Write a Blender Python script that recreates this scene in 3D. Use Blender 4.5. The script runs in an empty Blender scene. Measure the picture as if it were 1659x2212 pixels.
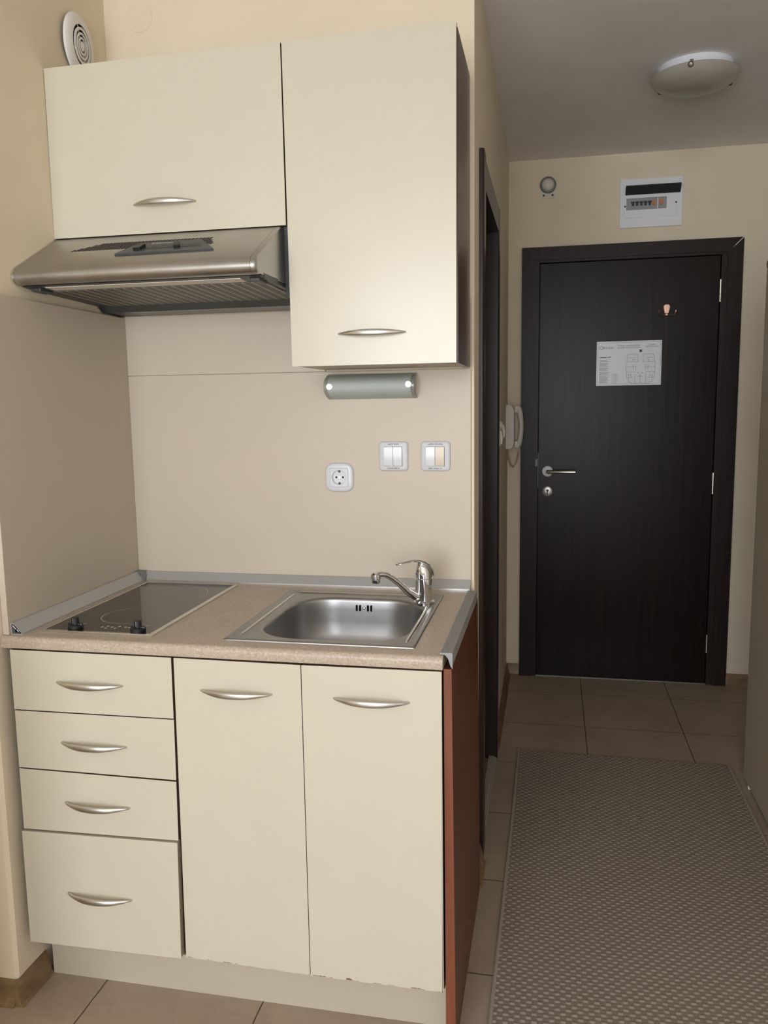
import bpy, bmesh, math, random
from mathutils import Vector, Matrix
random.seed(7)
PI = math.pi
scn = bpy.context.scene
COL = scn.collection

# ------------------------------------------------------------------ camera
CAM = Vector((1.2115, -2.1899, 1.3876)); YAW, PIT, ROL, FPX = 0.2034, -0.134, -0.015, 1761.45
fw = Vector((-math.sin(YAW)*math.cos(PIT), math.cos(YAW)*math.cos(PIT), math.sin(PIT)))
rt = fw.cross(Vector((0, 0, 1))).normalized(); up = rt.cross(fw)
rt, up = rt*math.cos(ROL)+up*math.sin(ROL), up*math.cos(ROL)-rt*math.sin(ROL)
cd = bpy.data.cameras.new('camera'); cam = bpy.data.objects.new('camera', cd); COL.objects.link(cam)
M = Matrix((rt, up, -fw)).transposed().to_4x4(); M.translation = CAM; cam.matrix_world = M
cd.sensor_fit = 'VERTICAL'; cd.sensor_height = 36.0; cd.lens = FPX/2212*36.0
cd.clip_start = 0.02; scn.camera = cam

# ------------------------------------------------------------------ light, exposure
w = bpy.data.worlds.new('world'); scn.world = w; w.use_nodes = True
w.node_tree.nodes['Background'].inputs[0].default_value = (0.75, 0.85, 1, 1)
w.node_tree.nodes['Background'].inputs[1].default_value = 0.6
WX0, WX1, WZ0, WZ1, WY = -0.45, 1.65, 0.55, 2.42, -4.9
ld = bpy.data.lights.new('window_daylight', 'AREA'); ld.shape = 'RECTANGLE'
ld.size = WX1-WX0; ld.size_y = WZ1-WZ0; ld.energy = 150; ld.color = (0.93, 0.965, 1.0)
lo = bpy.data.objects.new('window_daylight', ld); COL.objects.link(lo)
lo.location = ((WX0+WX1)/2, WY-0.13, (WZ0+WZ1)/2); lo.rotation_euler = (PI/2, 0, 0)
vs = scn.view_settings
vs.view_transform = 'Standard'; vs.look = 'None'; vs.exposure = 0.0; vs.gamma = 1.0; vs.use_curve_mapping = False
scn.cycles.max_bounces = 10; scn.cycles.diffuse_bounces = 6
scn.cycles.use_denoising = True

# ------------------------------------------------------------------ materials
def srgb(r, g, b):
    f = lambda c: (c/255/12.92) if c/255 <= .04045 else ((c/255+.055)/1.055)**2.4
    return (f(r), f(g), f(b), 1)
class N:
    def __init__(s, name):
        s.m = bpy.data.materials.new(name); s.m.use_nodes = True; s.t = s.m.node_tree
        s.b = s.t.nodes['Principled BSDF']
    def n(s, typ, **k):
        x = s.t.nodes.new(typ)
        for a, v in k.items():
            if a.startswith('i_'): x.inputs[a[2:].replace('_', ' ')].default_value = v
            else: setattr(x, a, v)
        return x
    def l(s, a, b): s.t.links.new(a, b)
    def coord(s, scale=(1, 1, 1), loc=(0, 0, 0), rot=(0, 0, 0), kind='Object'):
        c = s.n('ShaderNodeTexCoord'); mp = s.n('ShaderNodeMapping')
        mp.inputs['Scale'].default_value = scale; mp.inputs['Location'].default_value = loc; mp.inputs['Rotation'].default_value = rot
        s.l(c.outputs[kind], mp.inputs[0]); return mp.outputs[0]
    def ramp(s, fac, stops):
        r = s.n('ShaderNodeValToRGB'); e = r.color_ramp.elements
        e[0].position, e[0].color = stops[0]; e[1].position, e[1].color = stops[1]
        for p, c in stops[2:]:
            x = e.new(p); x.color = c
        s.l(fac, r.inputs[0]); return r.outputs[0]
    def noise(s, vec, scale, detail=3, rough=.5, dist=0):
        x = s.n('ShaderNodeTexNoise'); x.inputs['Scale'].default_value = scale; x.inputs['Detail'].default_value = detail
        x.inputs['Roughness'].default_value = rough; x.inputs['Distortion'].default_value = dist
        s.l(vec, x.inputs['Vector']); return x.outputs['Fac']
    def bump(s, h, strength=.2, dist=.001):
        x = s.n('ShaderNodeBump'); x.inputs['Strength'].default_value = strength; x.inputs['Distance'].default_value = dist
        s.l(h, x.inputs['Height']); s.l(x.outputs[0], s.b.inputs['Normal'])
    def math(s, op, a, b=None, c=None):
        x = s.n('ShaderNodeMath', operation=op)
        for i, v in enumerate((a, b, c)):
            if v is None: continue
            if isinstance(v, (int, float)): x.inputs[i].default_value = v
            else: s.l(v, x.inputs[i])
        return x.outputs[0]
def plain(name, col, rough=.5, metal=0, spec=.5, var=.03, vs=6, bump=0, bs=300, **k):
    s = N(name); b = s.b
    b.inputs['Roughness'].default_value = rough; b.inputs['Metallic'].default_value = metal
    b.inputs['Specular IOR Level'].default_value = spec
    v = s.coord()
    f = s.noise(v, vs, 4)
    lo_ = tuple(max(0, c*(1-var)) for c in col[:3])+(1,); hi = tuple(min(1, c*(1+var)) for c in col[:3])+(1,)
    s.l(s.ramp(f, [(.3, lo_), (.7, hi)]), b.inputs['Base Color'])
    if bump: s.bump(s.noise(v, bs, 3), bump, .0006)
    for a, x in k.items(): b.inputs[a.replace('_', ' ')].default_value = x
    return s.m

M_wall = plain('cream_paint', (.76, .665, .51), .75, bump=.15, bs=250, spec=.3)
M_wallg = plain('pale_paint', (.80, .78, .74), .75, bump=.15, bs=250, spec=.3)
M_ceil = plain('ceiling_paint', (.85, .825, .80), .85, bump=.1, bs=180, spec=.2)
M_panel = plain('splash_laminate', (.565, .49, .395), .42, var=.015, spec=.45)
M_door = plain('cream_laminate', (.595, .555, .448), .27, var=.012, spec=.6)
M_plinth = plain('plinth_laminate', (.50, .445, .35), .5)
M_edge = plain('chipboard_brown', (.16, .10, .06), .8, var=.25, vs=300)
M_handle = plain('satin_nickel', (.62, .61, .58), .34, 1)
M_alu = plain('brushed_aluminium', (.50, .50, .50), .45, .45)
M_alud = plain('aluminium_lip', (.62, .62, .62), .3, .8)
M_greyp = plain('grey_plastic', (.17, .18, .175), .45)
M_dgrey = plain('dark_grey_plastic', (.045, .05, .05), .4)
M_endcap = plain('grey_end_cap', (.30, .31, .32), .45)
M_black = plain('black_plastic', (.012, .013, .014), .4)
M_grey2 = plain('dull_steel', (.14, .14, .145), .4, .5)
M_slot = plain('dark_opening', (.008, .008, .008), .8, spec=.1)
M_white = plain('white_plastic', (.82, .83, .86), .28, var=.01)
M_switch = plain('switch_white', (.66, .67, .71), .28, var=.01)
M_white2 = plain('white_plastic_bright', (.70, .71, .75), .2, var=.01)
M_ivory = plain('ivory_plastic', (.68, .59, .47), .3, var=.01)
M_chrome = plain('chrome', (.78, .78, .78), .07, 1, var=.01)
M_cap = plain('polished_cap', (.92, .93, .95), .10, 1, var=.0)
M_steel = plain('door_steel', (.62, .60, .56), .3, 1)
M_dsteel = plain('dark_steel', (.25, .24, .22), .35, 1)
M_gold = plain('rose_gold', (.52, .32, .24), .32, 1)
M_phone = plain('grey_white_plastic', (.66, .62, .56), .45)
M_text = plain('black_print', (.02, .02, .02), .6)
M_print = plain('grey_print', (.12, .13, .13), .6)
M_green = plain('green_print', (.02, .10, .08), .6)
M_paper = plain('laminated_paper', (.72, .74, .78), .25, var=.02)
M_orange = plain('orange_plastic', (.65, .19, .05), .4)
M_grille = plain('white_grille', (.80, .78, .76), .4)
M_ward = plain('beige_laminate', (.50, .44, .32), .5, var=.02)
M_cable = plain('cable_plastic', (.45, .40, .31), .6)
M_base = plain('lamp_base_white', (.80, .82, .88), .35)
M_marble = plain('threshold_stone', (.42, .39, .33), .4)
M_frosted = plain('frosted_glass', (.47, .515, .495), .62, var=.04, vs=14)
M_dome = plain('frosted_dome', (.42, .40, .34), .3, var=.05, vs=10)
M_glassedge = plain('clear_glass_edge', (.5, .52, .5), .15, var=.02)
M_glassedge.node_tree.nodes['Principled BSDF'].inputs['Transmission Weight'].default_value = .6

def wood(name, dark, light, scale, grain='z', rough=.4, bump=.1, spec=.5):
    s = N(name)
    sc = {'z': (1, 1, .06), 'x': (.06, 1, 1), 'y': (1, .06, 1)}[grain]
    v = s.coord(scale=tuple(a*scale for a in sc))
    f = s.noise(v, 1.0, 6, .6, .6)
    s.l(s.ramp(f, [(.3, dark+(1,)), (.72, light+(1,))]), s.b.inputs['Base Color'])
    s.b.inputs['Roughness'].default_value = rough; s.b.inputs['Specular IOR Level'].default_value = spec
    s.bump(f, bump, .0008); return s.m
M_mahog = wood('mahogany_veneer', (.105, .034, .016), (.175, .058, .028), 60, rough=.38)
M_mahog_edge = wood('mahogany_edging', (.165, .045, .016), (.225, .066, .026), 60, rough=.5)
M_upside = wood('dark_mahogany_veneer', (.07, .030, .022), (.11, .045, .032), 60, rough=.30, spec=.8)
M_wenge = wood('wenge_veneer', (.0040, .0018, .0016), (.016, .008, .006), 55, rough=.31, bump=.35, spec=.17)
M_wengef = wood('wenge_frame', (.014, .0085, .008), (.030, .018, .015), 90, rough=.38, bump=.2, spec=.2)
M_wenges = wood('wenge_side_frame', (.022, .013, .010), (.042, .025, .019), 90, rough=.30, bump=.05, spec=.32)

def steel(name, col, rough, sc, smudge=.12):
    s = N(name); v = s.coord(scale=sc); f = s.noise(v, 1, 3)
    g = s.noise(s.coord(), 9, 4)
    s.b.inputs['Metallic'].default_value = 1
    s.l(s.ramp(g, [(.3, tuple(c*.85 for c in col)+(1,)), (.7, col+(1,))]), s.b.inputs['Base Color'])
    s.l(s.math('ADD', s.math('MULTIPLY', g, smudge), rough), s.b.inputs['Roughness'])
    s.bump(f, .06, .0004); return s.m
M_hood = steel('brushed_hood_steel', (.50, .485, .465), .27, (6, 500, 500))
M_sink = steel('satin_sink_steel', (.42, .42, .42), .33, (60, 900, 900))
M_rim = steel('polished_rim_steel', (.74, .72, .67), .2, (8, 400, 400))

def speckle():
    s = N('speckled_laminate'); v = s.coord()
    vo = s.n('ShaderNodeTexVoronoi'); vo.inputs['Scale'].default_value = 330; s.l(v, vo.inputs['Vector'])
    sep = s.n('ShaderNodeSeparateColor'); s.l(vo.outputs['Color'], sep.inputs[0])
    c1 = s.ramp(sep.outputs[0], [(.0, (.32, .245, .18, 1)), (1, (.66, .57, .475, 1)), (.25, (.44, .358, .28, 1)), (.8, (.50, .42, .335, 1))])
    g = s.noise(v, 14, 4)
    c2 = s.ramp(g, [(.3, (.43, .355, .275, 1)), (.7, (.53, .45, .355, 1))])
    mx = s.n('ShaderNodeMix', data_type='RGBA'); mx.inputs[0].default_value = .45
    s.l(c1, mx.inputs[6]); s.l(c2, mx.inputs[7]); s.l(mx.outputs[2], s.b.inputs['Base Color'])
    s.b.inputs['Roughness'].default_value = .38; return s.m
M_top = speckle()

TX, TY, TS = 1.3663, 1.6391, .4
def tiles():
    s = N('floor_tiles'); b = s.b
    v = s.coord(kind='Object'); sep = s.n('ShaderNodeSeparateXYZ'); s.l(v, sep.inputs[0])
    wob = s.math('MULTIPLY', s.math('SUBTRACT', s.noise(v, 40, 3), .5), .0022)
    def grid(o, off):
        t = s.math('DIVIDE', s.math('ADD', s.math('SUBTRACT', o, off-40*TS), wob), TS)
        fr = s.math('FRACT', t)
        d = s.math('MINIMUM', fr, s.math('SUBTRACT', 1.0, fr))
        return s.math('MULTIPLY', d, TS)
    d = s.math('MINIMUM', grid(sep.outputs[0], TX), grid(sep.outputs[1], TY))
    g = s.math('GREATER_THAN', d, .0016)
    n1 = s.noise(v, 5, 6, .6); n2 = s.noise(v, 45, 4)
    ca = s.ramp(n1, [(.3, (.355, .275, .20, 1)), (.72, (.43, .345, .26, 1))])
    mx0 = s.n('ShaderNodeMix', data_type='RGBA', blend_type='MULTIPLY'); mx0.inputs[0].default_value = .5
    s.l(ca, mx0.inputs[6]); s.l(s.ramp(n2, [(.25, (.85, .84, .82, 1)), (.6, (1, 1, 1, 1))]), mx0.inputs[7])
    mx = s.n('ShaderNodeMix', data_type='RGBA'); s.l(g, mx.inputs[0]); mx.inputs[6].default_value = (.06, .04, .028, 1)
    s.l(mx0.outputs[2], mx.inputs[7]); s.l(mx.outputs[2], b.inputs['Base Color'])
    b.inputs['Roughness'].default_value = .42
    s.bump(s.math('MULTIPLY', s.math('MINIMUM', d, .003), 300), .5, .001); return s.m
M_tile = tiles()

def rugmat():
    s = N('woven_rug'); b = s.b
    v = s.coord(); sep = s.n('ShaderNodeSeparateXYZ'); s.l(v, sep.inputs[0])
    cx, cy = .0128, .0124
    wob = s.math('MULTIPLY', s.math('SUBTRACT', s.noise(v, 60, 2), .5), .10)
    u = s.math('ADD', s.math('DIVIDE', sep.outputs[0], cx), s.math('ADD', wob, 400))
    t = s.math('ADD', s.math('DIVIDE', sep.outputs[1], cy), s.math('ADD', wob, 400))
    fu, ft = s.math('FRACT', u), s.math('FRACT', t)
    par = s.math('MODULO', s.math('ADD', s.math('FLOOR', u), s.math('FLOOR', t)), 2.0)   # 0 or 1
    hu = s.math('POWER', s.math('SINE', s.math('MULTIPLY', fu, PI)), .35)
    ht = s.math('SINE', s.math('MULTIPLY', ft, PI))
    up_ = s.math('MULTIPLY', hu, ht)
    thr = s.math('MULTIPLY', s.math('ADD', s.math('SINE', s.math('MULTIPLY', sep.outputs[1], 2*PI/.0041)), 1), .04)
    h = s.math('ADD', s.math('MULTIPLY', up_, s.math('ADD', s.math('MULTIPLY', par, .85), .15)), thr)
    s.bump(h, .6, .0025)
    light = s.ramp(s.math('MULTIPLY', up_, par), [(.0, (.255, .210, .165, 1)), (.8, (.43, .37, .31, 1)), (.4, (.335, .283, .23, 1))])
    mx = s.n('ShaderNodeMix', data_type='RGBA', blend_type='MULTIPLY'); mx.inputs[0].default_value = .6
    s.l(light, mx.inputs[6]); s.l(s.ramp(s.noise(v, 350, 3), [(.3, (.75, .75, .75, 1)), (.7, (1.1, 1.1, 1.1, 1))]), mx.inputs[7])
    s.l(mx.outputs[2], b.inputs['Base Color']); b.inputs['Roughness'].default_value = .85; b.inputs['Specular IOR Level'].default_value = .25
    return s.m
M_rug = rugmat()
M_rugedge = plain('rug_binding', (.36, .31, .25), .85, var=.1, vs=200, bump=.4, bs=600)

def skirtmat():
    s = N('brown_tile_skirting'); v = s.coord()
    f = s.noise(v, 12, 6, .6, 1.2)
    s.l(s.ramp(f, [(.28, (.13, .075, .036, 1)), (.75, (.36, .235, .125, 1)), (.5, (.22, .14, .07, 1))]), s.b.inputs['Base Color'])
    s.b.inputs['Roughness'].default_value = .4; return s.m
M_skirt = skirtmat()

def filtermat():
    s = N('grease_filter'); v = s.coord(); sep = s.n('ShaderNodeSeparateXYZ'); s.l(v, sep.inputs[0])
    rib = s.math('LESS_THAN', s.math('FRACT', s.math('ADD', s.math('DIVIDE', sep.outputs[0], .0245), 40)), .16)
    t = s.math('FRACT', s.math('ADD', s.math('DIVIDE', sep.outputs[1], .0058), 400))
    bar = s.math('LESS_THAN', t, .34)
    light = s.math('MAXIMUM', rib, s.math('MULTIPLY', bar, .42))
    s.l(s.ramp(light, [(0, (.012, .012, .010, 1)), (1, (.42, .40, .35, 1))]), s.b.inputs['Base Color'])
    s.b.inputs['Roughness'].default_value = .45; s.b.inputs['Metallic'].default_value = .2
    return s.m
M_filter = filtermat()
def hobglass():
    s = N('black_glass'); v = s.coord()
    s.l(s.ramp(s.noise(v, 30, 5), [(.45, (.016, .016, .016, 1)), (.8, (.035, .034, .032, 1))]), s.b.inputs['Base Color'])
    s.b.inputs['Roughness'].default_value = .09; s.b.inputs['Specular IOR Level'].default_value = .8; return s.m
M_glass = hobglass()

# ------------------------------------------------------------------ mesh helpers
ORG = {}
class MB:
    def __init__(s): s.bm = bmesh.new()
    def _t(s, verts, mat):
        if mat is not None: bmesh.ops.transform(s.bm, matrix=mat, verts=verts)
    def box(s, a, b, bev=0, seg=2, mat=None):
        r = bmesh.ops.create_cube(s.bm, size=1); vs_ = r['verts']
        for v in vs_:
            for i in range(3): v.co[i] = (a[i]+b[i])/2+v.co[i]*(b[i]-a[i])
        if bev:
            es = list({e for v in vs_ for e in v.link_edges})
            q = bmesh.ops.bevel(s.bm, geom=es, offset=bev, segments=seg, affect='EDGES', profile=.5)
            vs_ = list({v for f in q['faces'] for v in f.verts}|{v for v in vs_ if v.is_valid})
        s._t(vs_, mat); return s
    def prism(s, pts, axis, a, b, mat=None, caps=True):
        # pts: 2D outline in the plane perpendicular to axis; x:(y,z) y:(x,z) z:(x,y)
        def P(p, h): return {'x': (h, p[0], p[1]), 'y': (p[0], h, p[1]), 'z': (p[0], p[1], h)}[axis]
        A = [s.bm.verts.new(P(p, a)) for p in pts]; B = [s.bm.verts.new(P(p, b)) for p in pts]
        n = len(pts)
        for i in range(n): s.bm.faces.new((A[i], A[(i+1) % n], B[(i+1) % n], B[i]))
        if caps: s.bm.faces.new(A); s.bm.faces.new(B[::-1])
        s._t(A+B, mat); return s
    def lathe(s, prof, n=32, mat=None, closed=False):
        # prof: list of (r, h) around z
        rings = []
        for r, h in prof:
            if r < 1e-6: rings.append([s.bm.verts.new((0, 0, h))])
            else: rings.append([s.bm.verts.new((r*math.cos(2*PI*k/n), r*math.sin(2*PI*k/n), h)) for k in range(n)])
        pr = list(zip(rings, rings[1:]))
        if closed: pr.append((rings[-1], rings[0]))
        for A, B in pr:
            for k in range(n):
                k2 = (k+1) % n
                if len(A) == 1 and len(B) == 1: continue
                if len(A) == 1: s.bm.faces.new((A[0], B[k], B[k2]))
                elif len(B) == 1: s.bm.faces.new((A[k], B[0], A[k2]))
                else: s.bm.faces.new((A[k], B[k], B[k2], A[k2]))
        s._t([v for r in rings for v in r], mat); return s
    def tube(s, pts, rad, n=12, sx=1, sy=1, upv=(0, 0, 1), capends=True, mat=None):
        pts = [Vector(p) for p in pts]; R = rad if isinstance(rad, (list, tuple)) else [rad]*len(pts)
        rings = []
        for i, p in enumerate(pts):
            t = (pts[min(i+1, len(pts)-1)]-pts[max(i-1, 0)]).normalized()
            a = t.cross(Vector(upv))
            if a.length < 1e-4: a = t.cross(Vector((1, 0, 0)))
            a.normalize(); b = a.cross(t).normalized()
            rr = R[i] if isinstance(R[i], tuple) else (R[i]*sx, R[i]*sy)
            rings.append([s.bm.verts.new(p+a*rr[0]*math.cos(2*PI*k/n)+b*rr[1]*math.sin(2*PI*k/n)) for k in range(n)])
        for A, B in zip(rings, rings[1:]):
            for k in range(n): s.bm.faces.new((A[k], A[(k+1) % n], B[(k+1) % n], B[k]))
        if capends: s.bm.faces.new(rings[0][::-1]); s.bm.faces.new(rings[-1])
        s._t([v for r in rings for v in r], mat); return s
    def loft(s, loops, cap0=False, cap1=False):
        L = [[s.bm.verts.new(p) for p in lp] for lp in loops]
        for A, B in zip(L, L[1:]):
            n = len(A)
            for k in range(n): s.bm.faces.new((A[k], A[(k+1) % n], B[(k+1) % n], B[k]))
        if cap0: s.bm.faces.new(L[0][::-1])
        if cap1: s.bm.faces.new(L[-1])
        return s
    def quad(s, *ps):
        s.bm.faces.new([s.bm.verts.new(p) for p in ps]); return s
    def obj(s, name, mat, parent=None, smooth=False, ang=35):
        bmesh.ops.recalc_face_normals(s.bm, faces=s.bm.faces)
        me = bpy.data.meshes.new(name)
        o = bpy.data.objects.new(name, me); COL.objects.link(o)
        org = Vector((0, 0, 0))
        if parent is not None:
            org = ORG.get(parent.name_full, Vector((0, 0, 0))); o.parent = parent
        ORG[o.name_full] = org
        if parent is not None or org.length:
            bmesh.ops.translate(s.bm, vec=-org, verts=s.bm.verts)
        s.bm.to_mesh(me); s.bm.free()
        for m_ in (mat if isinstance(mat, (list, tuple)) else [mat]): me.materials.append(m_)
        if smooth:
            for p in me.polygons: p.use_smooth = True
            try: me.set_sharp_from_angle(angle=math.radians(ang))
            except Exception: pass
        return o
def thing(name, loc, label, cat, group=None):
    o = bpy.data.objects.new(name, None); COL.objects.link(o); o.location = loc; o.empty_display_size = .05
    ORG[o.name_full] = Vector(loc); o['label'] = label; o['category'] = cat
    if group: o['group'] = group
    return o
def tag(o, label, cat, group=None):
    o['label'] = label; o['category'] = cat
    if group: o['group'] = group
    return o
def struct(o): o['kind'] = 'structure'; return o
def rbox(a, b, bev=0): return MB().box(a, b, bev)
def frame_at(loc, zdir, xdir=None):
    z = Vector(zdir).normalized()
    x = Vector(xdir) if xdir is not None else (Vector((0, 0, 1)).cross(z) if abs(z.z) < .9 else Vector((1, 0, 0)))
    x = (x-z*x.dot(z)).normalized(); y = z.cross(x)
    m = Matrix((x, y, z)).transposed().to_4x4(); m.translation = Vector(loc); return m
def roundrect(x0, y0, x1, y1, r, n=6):
    pts = []
    for cx, cy, a0 in ((x1-r, y1-r, 0), (x0+r, y1-r, PI/2), (x0+r, y0+r, PI), (x1-r, y0+r, 1.5*PI)):
        for k in range(n+1):
            a = a0+PI/2*k/n; pts.append((cx+r*math.cos(a), cy+r*math.sin(a)))
    return pts
_dg = [None]
def text(name, body, size, loc, mat, parent, rot=(PI/2, 0, 0), depth=.0002, align='CENTER', xs=1.0):
    cu = bpy.data.curves.new(name, 'FONT'); cu.body = body; cu.size = size; cu.extrude = depth; cu.align_x = align; cu.align_y = 'CENTER'
    tmp = bpy.data.objects.new('tmp', cu); COL.objects.link(tmp)
    dg = bpy.context.evaluated_depsgraph_get(); dg.update()
    me = bpy.data.meshes.new_from_object(tmp.evaluated_get(dg)); me.name = name
    bpy.data.objects.remove(tmp); bpy.data.curves.remove(cu)
    from mathutils import Euler
    mt = Matrix.Translation(Vector(loc)-ORG.get(parent.name_full, Vector()))@Euler(rot).to_matrix().to_4x4()@Matrix.Diagonal((xs, 1, 1, 1))
    me.transform(mt); me.materials.clear(); me.materials.append(mat)
    o = bpy.data.objects.new(name, me); COL.objects.link(o); o.parent = parent
    ORG[o.name_full] = ORG.get(parent.name_full, Vector()); return o

# ------------------------------------------------------------------ setting
ZC = 2.5; HX = 1.0095; HX2 = .999; YD = 1.88; YS = -.652
XL, XR, YB = -2.1, 2.45, WY
struct(rbox((XL-.1, YB-.1, -.08), (XR+.1, YD+.25, 0)).obj('floor', M_tile))
struct(rbox((XL-.1, YB-.1, ZC), (XR+.1, YD+.25, ZC+.1)).obj('ceiling', M_ceil))
# wall on the left of the cooking niche: a stub with an outer corner towards the room
struct(MB().prism([(XL, YS), (-.008, YS), (0, YS+.008), (0, .12), (-.12, .12), (-.12, YS+.12), (XL, YS+.12)], 'z', 0, ZC).obj('wall_left', M_wall))
struct(rbox((0, 0, 0), (.86, .12, ZC)).obj('wall_back', M_wall))
# wall between niche and bathroom with the bathroom doorway
BY0, BY1, BZ = .215, .872, 1.995
def hx(y): return HX+(HX2-HX)*y/YD
m = MB()
m.prism([(.86, 0), (HX, 0), (hx(BY0), BY0), (.86, BY0)], 'z', 0, ZC)
m.prism([(.86, BY1), (hx(BY1), BY1), (hx(YD), YD), (.86, YD)], 'z', 0, ZC)
m.prism([(.86, BY0), (hx(BY0), BY0), (hx(BY1), BY1), (.86, BY1)], 'z', BZ, ZC)
struct(m.obj('wall_hall_left', M_wall))
# end wall with the entrance doorway
FX0, FX1, FZ = 1.0636, 2.0509, 2.101
DX0, DX1, DZ = 1.105, 2.005, 2.063
m = MB()
m.box((.7, YD, 0), (DX0, YD+.2, ZC)); m.box((DX1, YD, 0), (XR+.1, YD+.2, ZC)); m.box((DX0, YD, DZ), (DX1, YD+.2, ZC))
struct(m.obj('wall_end', M_wall))
struct(rbox((XR, YB, 0), (XR+.1, YD, ZC)).obj('wall_right', M_wallg))
struct(rbox((XL-.1, YB, 0), (XL, YS+.12, ZC)).obj('wall_room_left', M_wall))
m = MB()
m.box((XL, YB-.1, 0), (WX0, YB, ZC)); m.box((WX1, YB-.1, 0), (XR, YB, ZC)); m.box((WX0, YB-.1, 0), (WX1, YB, WZ0)); m.box((WX0, YB-.1, WZ1), (WX1, YB, ZC))
struct(m.obj('wall_window', M_wallg))
m = MB()
for a, b in (((WX0, WZ0), (WX0+.06, WZ1)), ((WX1-.06, WZ0), (WX1, WZ1)), ((WX0, WZ0), (WX1, WZ0+.06)), ((WX0, WZ1-.06), (WX1, WZ1)), (((WX0+WX1)/2-.05, WZ0), ((WX0+WX1)/2+.05, WZ1))):
    m.box((a[0], YB-.07, a[1]), (b[0], YB-.01, b[1]))
struct(m.obj('window_1', M_white))
# unseen low blocker, added left of the niche to shade the wall corner's foot
struct(rbox((-1.0, -1.27, 0), (.10, -1.15, 1.0)).obj('shade_blocker', M_wall))
# painted edge trim on the niche corner
struct(rbox((1.0025, -.005, .90), (HX, .002, 1.655)).obj('trim_1', M_wall))

# skirting tiles
def sk_prof(t=.013, h=.058): return [(0, 0), (t+.010, 0), (t+.004, .008), (t, .022), (t-.004, h-.012), (.003, h), (0, h)]
def skirt_y(name, x, s_, y0, y1):      # runs along y, faces s_*x
    return struct(MB().prism([(x+s_*a, b) for a, b in [(p[0], p[1]) for p in sk_prof()]], 'y', y0, y1).obj(name, M_skirt))
def skirt_x(name, y, x0, x1):          # runs along x, faces -y
    return struct(MB().prism([(y-p[0], p[1]) for p in sk_prof()], 'x', x0, x1).obj(name, M_skirt))
skirt_y('baseboard_left', 0.0, 1, YS-.016, -.546)
skirt_x('baseboard_room_left', YS, XL, .0)
skirt_x('baseboard_end_left', YD, HX2, FX0-.001)
skirt_x('baseboard_end_right', YD, FX1+.001, XR)
struct(MB().prism([(hx(1.4)-.003+p[0], p[1]) for p in sk_prof()], 'y', .95, YD).obj('baseboard_hall_left', M_skirt))
skirt_y('baseboard_corner', HX, 1, -.01, .135)

# bathroom doorway
def cas_y(y0, y1, z0, z1): 
    return MB().prism([(hx(y0)-.002, y0), (hx(y0)+.010, y0), (hx(y0)+.014, y0+.006), (hx(y1)+.014, y1-.006), (hx(y1)+.010, y1), (hx(y1)-.002, y1)], 'z', z0, z1)
d2 = thing('door_2', (.90, .54, 0), 'dark wenge bathroom doorway in the hall wall right of the kitchen', 'door'); d2['kind'] = 'structure'
cas_y(.145, .225, 0, 2.068).obj('casing', M_wenges, d2)
cas_y(.862, .935, 0, 2.068).obj('casing', M_wenges, d2)
MB().prism([(.225, 1.985), (.862, 1.985), (.862, 2.068), (.225, 2.068)], 'x', HX-.008, HX+.0085).obj('casing', M_wenges, d2)
for a, b in ((BY0, BY0+.012), (BY1-.012, BY1)):
    rbox((.875, a, 0), (1.006, b, BZ)).obj('jamb', M_wenges, d2)
rbox((.93, BY1-.024, 0), (.950, BY1-.012, BZ-.012)).obj('stop_bead', M_wenges, d2)
rbox((.875, BY0+.012, BZ-.012), (1.006, BY1-.012, BZ)).obj('jamb', M_wenges, d2)
lf = rbox((.885, BY0+.014, .012), (.922, BY1-.014, BZ-.014)).obj('leaf', M_wenge, d2)
th = thing('trim_2', (1.0, .54, 0), 'pale stone threshold strip in the bathroom doorway', 'threshold'); th['kind'] = 'structure'
rbox((.985, BY0+.01, 0), (1.010, BY1-.01, .012), .003).obj('strip', M_marble, th)
rbox((1.010, BY0-.06, 0), (1.016, BY1+.03, .006), .002).obj('joint_bead', M_marble, th)

# entrance door
d1 = thing('door_1', (1.555, YD, 0), 'dark wenge entrance door at the end of the hall', 'door'); d1['kind'] = 'structure'
CW = .059
m = MB(); m.prism([(FX0, 0), (FX0+CW, 0), (FX0+CW, FZ-CW), (FX0, FZ)], 'y', YD-.020, YD+.002); m.obj('casing', M_wengef, d1)
m = MB(); m.prism([(FX1, 0), (FX1-CW-.004, 0), (FX1-CW-.004, FZ-CW), (FX1, FZ-.002)], 'y', YD-.020, YD+.002); m.obj('casing', M_wengef, d1)
m = MB(); m.prism([(FX0+.0005, FZ), (FX0+CW, FZ-CW+.0005), (FX1-CW-.006, FZ-CW+.0005), (FX1-.003, FZ)], 'y', YD-.020, YD+.002); m.obj('casing', M_wengef, d1)
m = MB(); m.prism([(FX1-CW*.62, FZ-CW*.62), (FX1-.0005, FZ-.0005), (FX1-.004, FZ), (FX1-CW*.62-.002, FZ-CW*.62+.002)], 'y', YD-.0215, YD-.019); m.obj('mitre_gap', M_grille, d1)
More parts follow.
